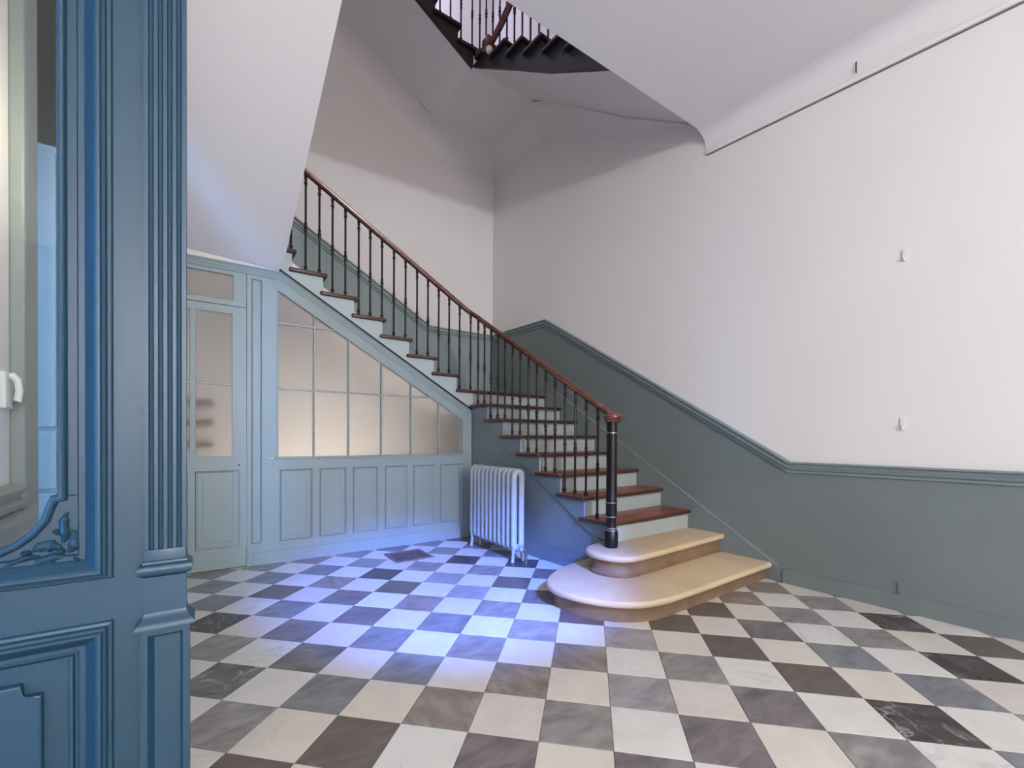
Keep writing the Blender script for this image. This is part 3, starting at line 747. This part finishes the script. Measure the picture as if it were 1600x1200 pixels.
# ------------------------------------------------------------------ glazed partition under the stairs
part = thing('glazed_partition', 'grey-green panelled partition with sloping frosted panes under the stairs', 'partition', (1.8, YB, 0))
YP = YB - 0.012      # front of stiles and rails
cols = [0.897, 1.205, 1.528, 1.860, 2.184, 2.510, 2.806]
zt = lambda x: 2.486 - 0.59 * (x - 0.897)
pan = [(0.911, 1.191), (1.255, 1.506), (1.569, 1.822), (1.896, 2.142), (2.207, 2.457), (2.527, 2.812)]
PZ0, PZ1 = 0.195, 0.853
bm = B(0.648, 2.925, YP, YB + 0.04, 0.0, PZ0); obj('bottom_rail', bm, M['panel'], part)
obj('middle_rail', B(0.80, 2.925, YP, YB + 0.04, PZ1, 0.95), M['panel'], part)
obj('baseboard', B(0.70, 2.92, YP - 0.012, YP, 0.0, 0.115, 0.003), M['panel'], part)
obj('sill', B(0.87, 2.83, YP - 0.014, YB + 0.04, 0.95, 0.968, 0.004), M['panel'], part)
edges = [0.80] + [v for p in pan for v in p] + [2.925]
for k in range(0, len(edges), 2):
    obj('stile', B(edges[k], edges[k + 1], YP, YB + 0.04, PZ0, PZ1), M['panel'], part)
def panel(x0, x1, z0, z1, par, m, yb=YP, d=0.010):
    r = (x0, x1, z0, z1)
    return nested([r, inset(r, 0.006), inset(r, 0.014), inset(r, 0.02), inset(r, 0.034), inset(r, 0.040), inset(r, 0.055)],
                  [yb + 0.006, yb - 0.006, yb - 0.002, yb + d, yb + d, yb + d - 0.002, yb + 0.004])
for x0, x1 in pan: obj('panel', panel(x0, x1, PZ0, PZ1, part, None), M['panel'], part)
# left stile with its narrow sunk panel
obj('stile', B(0.648, 0.682, YP, YB + 0.04, PZ0, 2.60), M['panel'], part)
obj('stile', P_xz([(0.765, 0.95), (0.897, 0.968), (0.897, zt(0.897) + 0.16), (0.765, 2.60)], YP, YB + 0.04), M['panel'], part)
obj('stile', B(0.765, 0.80, YP, YB + 0.04, PZ0, 0.95), M['panel'], part)
obj('stile_head', B(0.682, 0.765, YP, YB + 0.04, 2.555, 2.60), M['panel'], part)
obj('narrow_panel', nested([(0.682, 0.765, PZ0, 2.555), (0.688, 0.759, PZ0 + .006, 2.549), (0.698, 0.75, PZ0 + .014, 2.541)], [YP + 0.006, YP - 0.002, YP + 0.007]), M['panel'], part)
obj('stile', P_xz([(2.806, 0.95), (2.925, 0.95), (2.925, sl(2.925) - 0.02), (2.806, zt(2.806) + 0.10)], YP, YB + 0.04), M['panel'], part)
# sloping top rail and its stepped cornice
obj('sloping_rail', P_xz([(0.86, zt(0.86)), (2.82, zt(2.82)), (2.82, zt(2.82) + 0.105), (0.86, zt(0.86) + 0.12)], YP - 0.004, YB + 0.04, 0.003), M['panel'], part)
CP = [(-0.004, 0.0), (0.012, 0.0), (0.018, -0.012), (0.010, -0.022), (0.016, -0.04), (0.006, -0.06), (0.009, -0.072), (-0.004, -0.075)]
obj('cornice', sweep(bmesh.new(), [(2.925, YP, sl(2.925) - 0.010), (0.925, YP, sl(0.925) - 0.010), (0.652, YP, 2.662)], [(p, -q) for p, q in CP], axis=(0, -1, 0)), M['panel'], part)
# muntins and panes
mt = 0.007
for x in cols[1:-1]: obj('muntin', P_xz([(x - mt, 0.968), (x + mt, 0.968), (x + mt, zt(x)), (x - mt, zt(x))], YP + 0.0, YB + 0.03), M['panel'], part)
obj('muntin', B(0.897, 2.42, YP + 0.002, YB + 0.028, 1.588, 1.602), M['panel'], part)
obj('muntin', B(0.897, 1.41, YP + 0.002, YB + 0.028, 2.188, 2.202), M['panel'], part)
for k in range(6):
    x0, x1 = cols[k] + (0.0 if k == 0 else mt), cols[k + 1] - (0.0 if k == 5 else mt)
    for za, zb in ((0.968, 1.588), (1.602, 2.188), (2.202, 2.6)):
        poly = [(x0, za), (x1, za), (x1, zb), (x0, zb)]
        poly = clip(poly, 0.59, 1.0, 2.486 + 0.59 * 0.897)
        if len(poly) < 3 or max(p[1] for p in poly) - za < 0.02: continue
        obj('pane', P_xz(poly, YB + 0.010, YB + 0.014), M['frost'], part)
# bead round the glazing
obj('glazing_bead', sweep(bmesh.new(), [(0.897, YP, 0.968), (0.897, YP, zt(0.897)), (2.806, YP, zt(2.806)), (2.806, YP, 0.968)], [(-0.0, 0.0), (0.006, 0.0), (0.006, 0.008), (0.0, 0.012)], axis=(0, -1, 0)), M['panel'], part)

# ------------------------------------------------------------------ glazed closet door with its transom (part of the setting)
door = bpy.data.objects.new('door_1', None); C.objects.link(door); door.location = (0.25, YB, 0); door['kind'] = 'structure'
door['label'] = 'half-glazed grey-green door under the plaster soffit'
DX0, DX1 = -0.12, 0.642
obj('door_stile', B(0.546, DX1, YP, YB + 0.03, 0.012, 2.285), M['panel'], door)
obj('door_stile', B(DX0, -0.03, YP, YB + 0.03, 0.012, 2.285), M['panel'], door)
obj('top_rail', B(-0.03, 0.546, YP, YB + 0.03, 2.225, 2.285), M['panel'], door)
obj('lock_rail', B(-0.03, 0.546, YP, YB + 0.03, 0.865, 0.972), M['panel'], door)
obj('bottom_rail', B(-0.03, 0.546, YP, YB + 0.03, 0.012, 0.19), M['panel'], door)
obj('middle_stile', B(0.222, 0.272, YP, YB + 0.03, 0.19, 0.865), M['panel'], door)
for x0, x1 in ((-0.03, 0.222), (0.272, 0.596)): obj('panel', panel(x0, x1, 0.19, 0.862, door, None), M['panel'], door)
obj('muntin', B(0.247, 0.268, YP, YB + 0.02, 0.972, 2.225), M['panel'], door)
for x0, x1 in ((-0.03, 0.247), (0.268, 0.546)):
    obj('muntin', B(x0, x1, YP + 0.002, YB + 0.02, 1.598, 1.614), M['panel'], door)
    for za, zb in ((0.972, 1.598), (1.614, 2.225)): obj('pane', B(x0, x1, YB + 0.006, YB + 0.010, za, zb), M['frost'], door)
    bd = sweep(bmesh.new(), [(x0, YP, 0.972), (x1, YP, 0.972), (x1, YP, 2.225), (x0, YP, 2.225)], [(0, 0), (0.005, 0), (0.005, 0.007), (0, 0.01)], axis=(0, -1, 0), closed=True)
    obj('glazing_bead', bd, M['panel'], door)
obj('transom_rail', B(DX0, DX1, YP - 0.006, YB + 0.03, 2.288, 2.335, 0.004), M['panel'], door)
obj('transom_stile', B(0.546, DX1, YP, YB + 0.03, 2.335, 2.60), M['panel'], door)
obj('transom_head', B(DX0, 0.546, YP, YB + 0.03, 2.556, 2.60), M['panel'], door)
obj('pane', B(DX0, 0.546, YB + 0.006, YB + 0.010, 2.335, 2.556), M['frost'], door)
obj('cornice', sweep(bmesh.new(), [(0.648, YP, 2.662), (XL, YP, 2.662)], [(p, -q) for p, q in CP], axis=(0, -1, 0)), M['panel'], door)
obj('head_board', B(XL, 0.646, YB - 0.006, YB + 0.03, 2.595, 2.66), M['panel'], door)
obj('jamb', B(XL, DX0, YB - 0.006, YB + 0.03, 0.0, 2.595), M['panel'], door)
obj('keyhole', tube(bmesh.new(), [(0.588, YP + 0.002, 0.905), (0.588, YP - 0.004, 0.905)], 0.008, 10), M['iron'], door)
# shelves inside the closet, seen blurred through the door
for z, w in ((1.05, 'lowest'), (1.25, 'middle'), (1.43, 'topmost')):
    tag(obj('shelf', B(-0.25, 0.41, 2.55, 2.80, z, z + 0.06, 0.004), M['shelf'], None), w + ' of three brown boards blurred behind the frosted door panes', 'shelf', 'closet shelves')

# ------------------------------------------------------------------ cast-iron radiator
rad = thing('radiator', 'pale grey cast-iron column radiator standing below the stair string', 'radiator', (2.76, 1.45, 0))
NS, RY0, RY1, RZ0, RZ1 = 11, 1.03, 1.872, 0.095, 0.868
pitch = (RY1 - RY0) / NS
def section_mesh(foot):
    bm = bmesh.new(); hw, r = 0.042, 0.036     # centre-line half width and corner radius
    z0, z1 = RZ0 + 0.03, RZ1 - 0.03; pts = []
    for cx, cz, a0 in ((hw - r, z1 - r, 0), (-hw + r, z1 - r, 90), (-hw + r, z0 + r, 180), (hw - r, z0 + r, 270)):
        for k in range(5):
            a = math.radians(a0 + 22.5 * k); pts.append((cx + r * math.cos(a), cz + r * math.sin(a), math.cos(a), math.sin(a)))
    rings = []; K = 10
    for x, z, nx, nz in pts:
        wide = 0.031
        thick = 0.0235 + 0.0125 * abs(nz) ** 1.5
        rings.append([bm.verts.new((x + nx * wide * math.cos(2 * math.pi * q / K), thick * math.sin(2 * math.pi * q / K), z + nz * wide * math.cos(2 * math.pi * q / K))) for q in range(K)])
    n = len(rings)
    for a in range(n):
        for q in range(K): bm.faces.new((rings[a][q], rings[a][(q + 1) % K], rings[(a + 1) % n][(q + 1) % K], rings[(a + 1) % n][q]))
    if foot:
        for s in (-1, 1): tube(bm, [(s * 0.045, 0, RZ0 + 0.03), (s * 0.05, 0, 0.06), (s * 0.056, 0, 0.012), (s * 0.058, 0, 0.0)], [0.02, 0.014, 0.016, 0.02], 8)
    return mesh_of('section', bm, M['radiator'], True, 60)
plain, footed = section_mesh(False), section_mesh(True)
for k in range(NS):
    link('section', footed if k in (0, NS - 1) else plain, rad, Vector((2.76, RY0 + pitch * (k + 0.5), 0)) - rad.location)
for zc in (RZ0 + 0.045, RZ1 - 0.045):
    obj('hub', tube(bmesh.new(), [(2.76, RY0 + 0.03, zc), (2.76, RY1 - 0.03, zc)], 0.026, 12), M['radiator'], rad, smooth=True)
obj('end_plug', tube(bmesh.new(), [(2.76, RY0 + 0.02, RZ1 - 0.05), (2.76, RY0 - 0.006, RZ1 - 0.05), (2.76, RY0 - 0.006, RZ1 - 0.05), (2.76, RY0 - 0.02, RZ1 - 0.05)], [0.022, 0.022, 0.012, 0.012], 8), M['radiator'], rad)
obj('bleed_key', tube(bmesh.new(), [(2.80, RY1 + 0.0, RZ1 - 0.02), (2.80, RY1 + 0.03, RZ1 + 0.01), (2.80, RY1 + 0.03, RZ1 + 0.03)], [0.006, 0.006, 0.012], 8), M['brass'], rad)
vz = RZ0 + 0.045
obj('valve', tube(bmesh.new(), [(2.765, RY0 + 0.02, vz), (2.765, RY0 - 0.02, vz), (2.765, RY0 - 0.02, vz), (2.765, RY0 - 0.06, vz)], [0.024, 0.024, 0.018, 0.02], 10), M['radiator'], rad, smooth=True)
obj('valve_elbow', tube(bmesh.new(), [(2.765, RY0 - 0.03, vz), (2.765, RY0 - 0.065, vz), (2.765, RY0 - 0.085, vz - 0.02), (2.765, RY0 - 0.085, 0.05), (2.765, RY0 - 0.085, 0.0)], [0.018, 0.018, 0.018, 0.014, 0.014], 10), M['brass'], rad, smooth=True)
obj('valve_knob', tube(bmesh.new(), [(2.745, RY0 - 0.07, vz), (2.715, RY0 - 0.07, vz), (2.705, RY0 - 0.07, vz)], [0.010, 0.022, 0.018], 10), M['radiator'], rad, smooth=True)

# ------------------------------------------------------------------ floor grate
gr = thing('floor_grate', 'square rusty iron vent grate set into the marble floor', 'grate', (1.98, 1.80, 0))
gx0, gx1, gy0, gy1 = 1.795, 2.168, 1.612, 1.980
fb = bmesh.new(); w = 0.03
for a in ((gx0, gx1, gy0, gy0 + w), (gx0, gx1, gy1 - w, gy1), (gx0, gx0 + w, gy0 + w, gy1 - w), (gx1 - w, gx1, gy0 + w, gy1 - w)): box(fb, *a, 0.0005, 0.009, 0.002)
obj('frame', fb, M['grate'], gr)
obj('pit_shade', B(gx0 + 0.01, gx1 - 0.01, gy0 + 0.01, gy1 - 0.01, 0.0005, 0.0015), M['pit_shade'], gr)  # thin dark sheet stands for the shade below the bars
nb = 10
bar = mesh_of('bar', box(bmesh.new(), -0.007, 0.007, -(gy1 - gy0) / 2 + w, (gy1 - gy0) / 2 - w, 0, 0.006, 0.001), M['grate'])
for k in range(nb): link('bar', bar, gr, Vector((gx0 + w + (gx1 - gx0 - 2 * w) * (k + 0.5) / nb, (gy0 + gy1) / 2, 0.0016)) - gr.location)
crs = mesh_of('cross_bar', box(bmesh.new(), -(gx1 - gx0) / 2 + w, (gx1 - gx0) / 2 - w, -0.003, 0.003, 0, 0.004), M['grate'])
for k in range(5): link('cross_bar', crs, gr, Vector(((gx0 + gx1) / 2, gy0 + w + (gy1 - gy0 - 2 * w) * (k + 0.5) / 5, 0.0016)) - gr.location)

# ------------------------------------------------------------------ blue panelled door with pilaster in the foreground
fore = thing('panelled_door', 'tall blue panelled door with carved glazed opening and fluted pilaster', 'door', (0.0, -0.70, 0))
YD = -0.72; ZT = H
XR = 0.288           # outer edge of the pilaster
OX = 0.020           # right edge of the glazed opening
# opening outline: straight jamb, small step, then a swept curve down to the bottom
curve = [(OX, 1.005), (OX - 0.014, 1.002), (OX - 0.02, 0.985), (-0.012, 0.945), (-0.035, 0.913), (-0.062, 0.890), (-0.09, 0.875), (-0.13, 0.866)]
mir = [(-0.30 - x, z) for x, z in curve[::-1]]
opening = [(OX, 3.3)] + curve + mir + [(-0.30 - OX, 3.3)]
# frame board round the opening: built as strips so that the hole stays open
fb = bmesh.new()
def strip(poly, y0=YD + 0.012, y1=YD + 0.05): prism(fb, [(x, y0, z) for x, z in poly], [(x, y1, z) for x, z in poly])
strip([(OX, 1.005), (0.104, 1.005), (0.104, 3.4), (OX, 3.4)])
bott = 0.80
for (xa, za), (xb, zb) in zip(curve[1:], curve[2:]): strip([(xb, bott), (xa, bott), (xa, za), (xb, zb)])
strip([(OX - 0.014, bott), (0.104, bott), (0.104, 1.005), (OX - 0.014, 1.002)])
strip([(-0.17, bott), (-0.13, bott), (-0.13, 0.866), (-0.17, 0.866)])
for (xa, za), (xb, zb) in zip(mir, mir[1:]): 
    if abs(xa - xb) > 1e-5: strip([(xb, bott), (xa, bott), (xa, za), (xb, zb)])
strip([(-0.404, bott), (-0.30 - OX, bott), (-0.30 - OX, 3.4), (-0.404, 3.4)])
strip([(-0.30 - OX, 3.3), (OX, 3.3), (OX, 3.4), (-0.30 - OX, 3.4)])
obj('glazing_board', fb, M['blue'], fore)
ol = [Vector((x, YD + 0.012, z)) for x, z in opening]
bead = [(0.016 * math.sin(a), 0.006 - 0.010 * math.cos(a)) for a in [math.pi * k / 8 for k in range(9)]] + [(-0.01, 0.016), (-0.01, -0.004)]
obj('opening_bead', sweep(bmesh.new(), [tuple(v) for v in ol], bead, axis=(0, -1, 0)), M['blue'], fore, smooth=True)
obj('glass_pane', P_xz(opening, YD + 0.03, YD + 0.034), M['glass'], fore)
# bolection moulding round the upper panel
rect = [(0.104, YD, bott - 0.0), (0.104, YD, 3.42), (-0.404, YD, 3.42), (-0.404, YD, bott)]
BM_ = [(-0.02, 0.050), (-0.012, 0.050), (-0.004, 0.046), (-0.004, 0.034), (0.001, 0.032), (0.030, 0.010), (0.034, 0.005), (0.034, -0.001), (0.026, -0.004), (0.022, -0.010), (0.010, -0.013), (0.008, -0.020), (0.0, -0.024), (-0.02, -0.024)]
obj('bolection_moulding', sweep(bmesh.new(), rect, BM_, axis=(0, -1, 0), closed=True), M['blue'], fore)
# stiles and rails
obj('stile', B(0.118, 0.20, YD, YD + 0.05, 0.0, ZT), M['blue'], fore)
obj('stile', B(-0.60, -0.418, YD, YD + 0.05, 0.0, ZT), M['blue'], fore)
obj('lock_rail', B(-0.418, 0.118, YD, YD + 0.05, 0.632, bott - 0.016), M['blue'], fore)
obj('top_rail', B(-0.418, 0.118, YD, YD + 0.05, 3.43, ZT), M['blue'], fore)
obj('bottom_rail', B(-0.418, 0.118, YD, YD + 0.05, 0.0, 0.12), M['blue'], fore)
# lower raised panel
lr = (-0.41, 0.104, 0.11, 0.640)
rc = [(lr[1], YD, lr[2]), (lr[1], YD, lr[3]), (lr[0], YD, lr[3]), (lr[0], YD, lr[2])]
obj('bolection_moulding', sweep(bmesh.new(), rc, BM_, axis=(0, -1, 0), closed=True), M['blue'], fore)
obj('lower_panel', nested([inset(lr, 0.0), inset(lr, 0.01), inset(lr, 0.056), inset(lr, 0.060), inset(lr, 0.066), inset(lr, 0.070)], [YD + 0.04, YD + 0.018, YD + 0.018, YD + 0.010, YD + 0.010, YD + 0.022]), M['blue'], fore)
fx = -0.012; fz = 0.535
rp = [(-0.297, 0.20), (fx, 0.20), (fx, fz - 0.034), (fx - 0.038, fz - 0.034), (fx - 0.036, fz), (-0.261, fz), (-0.259, fz - 0.034), (-0.297, fz - 0.034)]
obj('raised_field', P_xz(rp, YD + 0.000, YD + 0.03, 0.006, 2), M['blue'], fore)
# carved leaves in the corner spandrel
def leaf(pts, r, y=YD + 0.006):
    pts = smooth_outline(pts, 6)
    bm = bmesh.new(); n = len(pts); prev = None
    for k in range(n):
        x, z = pts[k]
        a, b = pts[max(k - 1, 0)], pts[min(k + 1, n - 1)]
        tx, tz = b[0] - a[0], b[1] - a[1]; L = math.hypot(tx, tz); nx, nz = -tz / L, tx / L
        w = r * math.sin(math.pi * (0.04 + 0.92 * (k / (n - 1)) ** 0.8)) * (1 - 0.25 * abs(math.sin(3 * math.pi * k / (n - 1))))
        ring = [bm.verts.new((x + nx * w * math.cos(t), y + 0.006 - 0.020 * (w / r) * math.sin(t) * (0.75 + 0.25 * abs(math.cos(t * 2))), z + nz * w * math.cos(t))) for t in [math.pi * q / 8 for q in range(9)]]
        if prev:
            for q in range(8): bm.faces.new((prev[q], prev[q + 1], ring[q + 1], ring[q]))
        prev = ring
    return bm
for pts, r in (([(0.026, 0.880), (0.030, 0.90), (0.028, 0.925), (0.030, 0.948), (0.036, 0.962)], 0.013), ([(0.022, 0.905), (0.014, 0.912), (0.006, 0.910)], 0.009),
               ([(0.024, 0.868), (0.010, 0.874), (-0.006, 0.878), (-0.022, 0.872), (-0.030, 0.866)], 0.017), ([(0.036, 0.855), (0.046, 0.868), (0.050, 0.885), (0.046, 0.905), (0.036, 0.916)], 0.016),
               ([(0.034, 0.842), (0.016, 0.846), (-0.006, 0.843), (-0.024, 0.835), (-0.034, 0.828)], 0.014), ([(-0.016, 0.852), (-0.036, 0.853), (-0.056, 0.846), (-0.076, 0.838), (-0.092, 0.834)], 0.009),
               ([(-0.03, 0.862), (-0.042, 0.866), (-0.052, 0.862)], 0.007), ([(0.056, 0.828), (0.052, 0.838), (0.044, 0.846)], 0.009), ([(0.014, 0.856), (0.024, 0.860), (0.032, 0.862)], 0.011)):
    obj('carved_leaf', leaf(pts, r), M['blue'], fore, smooth=True)
# fluted pilaster
px0, px1 = 0.193, XR; yf = YD - 0.022
sec = [(px0, YD + 0.05), (px0, yf)]
nfl = 4; wv = (px1 - px0 - 0.012) / nfl
for k in range(nfl):
    c = px0 + 0.006 + wv * (k + 0.5); r = wv * 0.29
    sec += [(c - r, yf)] + [(c - r * math.cos(a), yf + r * 2.0 * math.sin(a) ** 0.6) for a in [math.pi * q / 6 for q in range(1, 6)]] + [(c + r, yf)]
sec += [(px1, yf), (px1, YD + 0.05)]
pil = obj('pilaster', P_xy(sec, 0.845, ZT), M['blue'], fore)
child_of('pilaster_foot', B(px0, px1, yf, YD + 0.05, 0.775, 0.845, 0.002), M['blue'], pil, fore)
def ringbox(name, prof):
    bm = bmesh.new(); rs = []
    for o_, z in prof:
        rs.append([bm.verts.new(p) for p in ((px0 - o_, YD + 0.05, z), (px0 - o_, yf - o_, z), (px1 + o_, yf - o_, z), (px1 + o_, YD + 0.05, z))])
    for a, b in zip(rs, rs[1:]):
        for k in range(4): bm.faces.new((a[k], a[(k + 1) % 4], b[(k + 1) % 4], b[k]))
    bm.faces.new(rs[0][::-1]); bm.faces.new(rs[-1])
    return child_of(name, bm, M['blue'], pil, fore)
ringbox('pilaster_collar', [(0.0, 0.768)] + [(0.004 + 0.011 * math.sin(a), 0.788 - 0.016 * math.cos(a)) for a in [math.pi * k / 8 for k in range(9)]] + [(0.003, 0.806), (0.003, 0.812), (0.0, 0.814)])
ringbox('pilaster_block', [(0.0, 0.66), (0.0, 0.772)])
ringbox('pilaster_base_moulding', [(0.008, 0.622), (0.020, 0.626), (0.020, 0.634), (0.012, 0.645), (0.004, 0.652), (0.0, 0.668)])
pb = bmesh.new(); q0, q1, yq = px0 - 0.008, px1 + 0.008, yf - 0.008
nested([(q0, q1, 0.0, 0.624), (q0, q1, 0.0, 0.624), (q0 + 0.016, q1 - 0.016, 0.06, 0.608), (q0 + 0.03, q1 - 0.022, 0.075, 0.596)], [YD + 0.05, yq, yq, yq + 0.02], pb)
child_of('pilaster_plinth', pb, M['blue'], pil, fore)

# intercom handset on the white wall behind the glass
hs = thing('intercom', 'small white intercom handset on the wall behind the door glass', 'intercom', (XL, 0.15, 1.27))
obj('base', B(XL + 0.001, XL + 0.02, 0.11, 0.19, 1.26, 1.40, 0.006), M['white_plastic'], hs)
obj('handset', tube(bmesh.new(), [(XL + 0.022, 0.15, 1.27), (XL + 0.04, 0.15, 1.29), (XL + 0.045, 0.15, 1.33), (XL + 0.04, 0.15, 1.37), (XL + 0.022, 0.15, 1.39)], [0.014, 0.012, 0.011, 0.012, 0.014], 8), M['white_plastic'], hs, smooth=True)
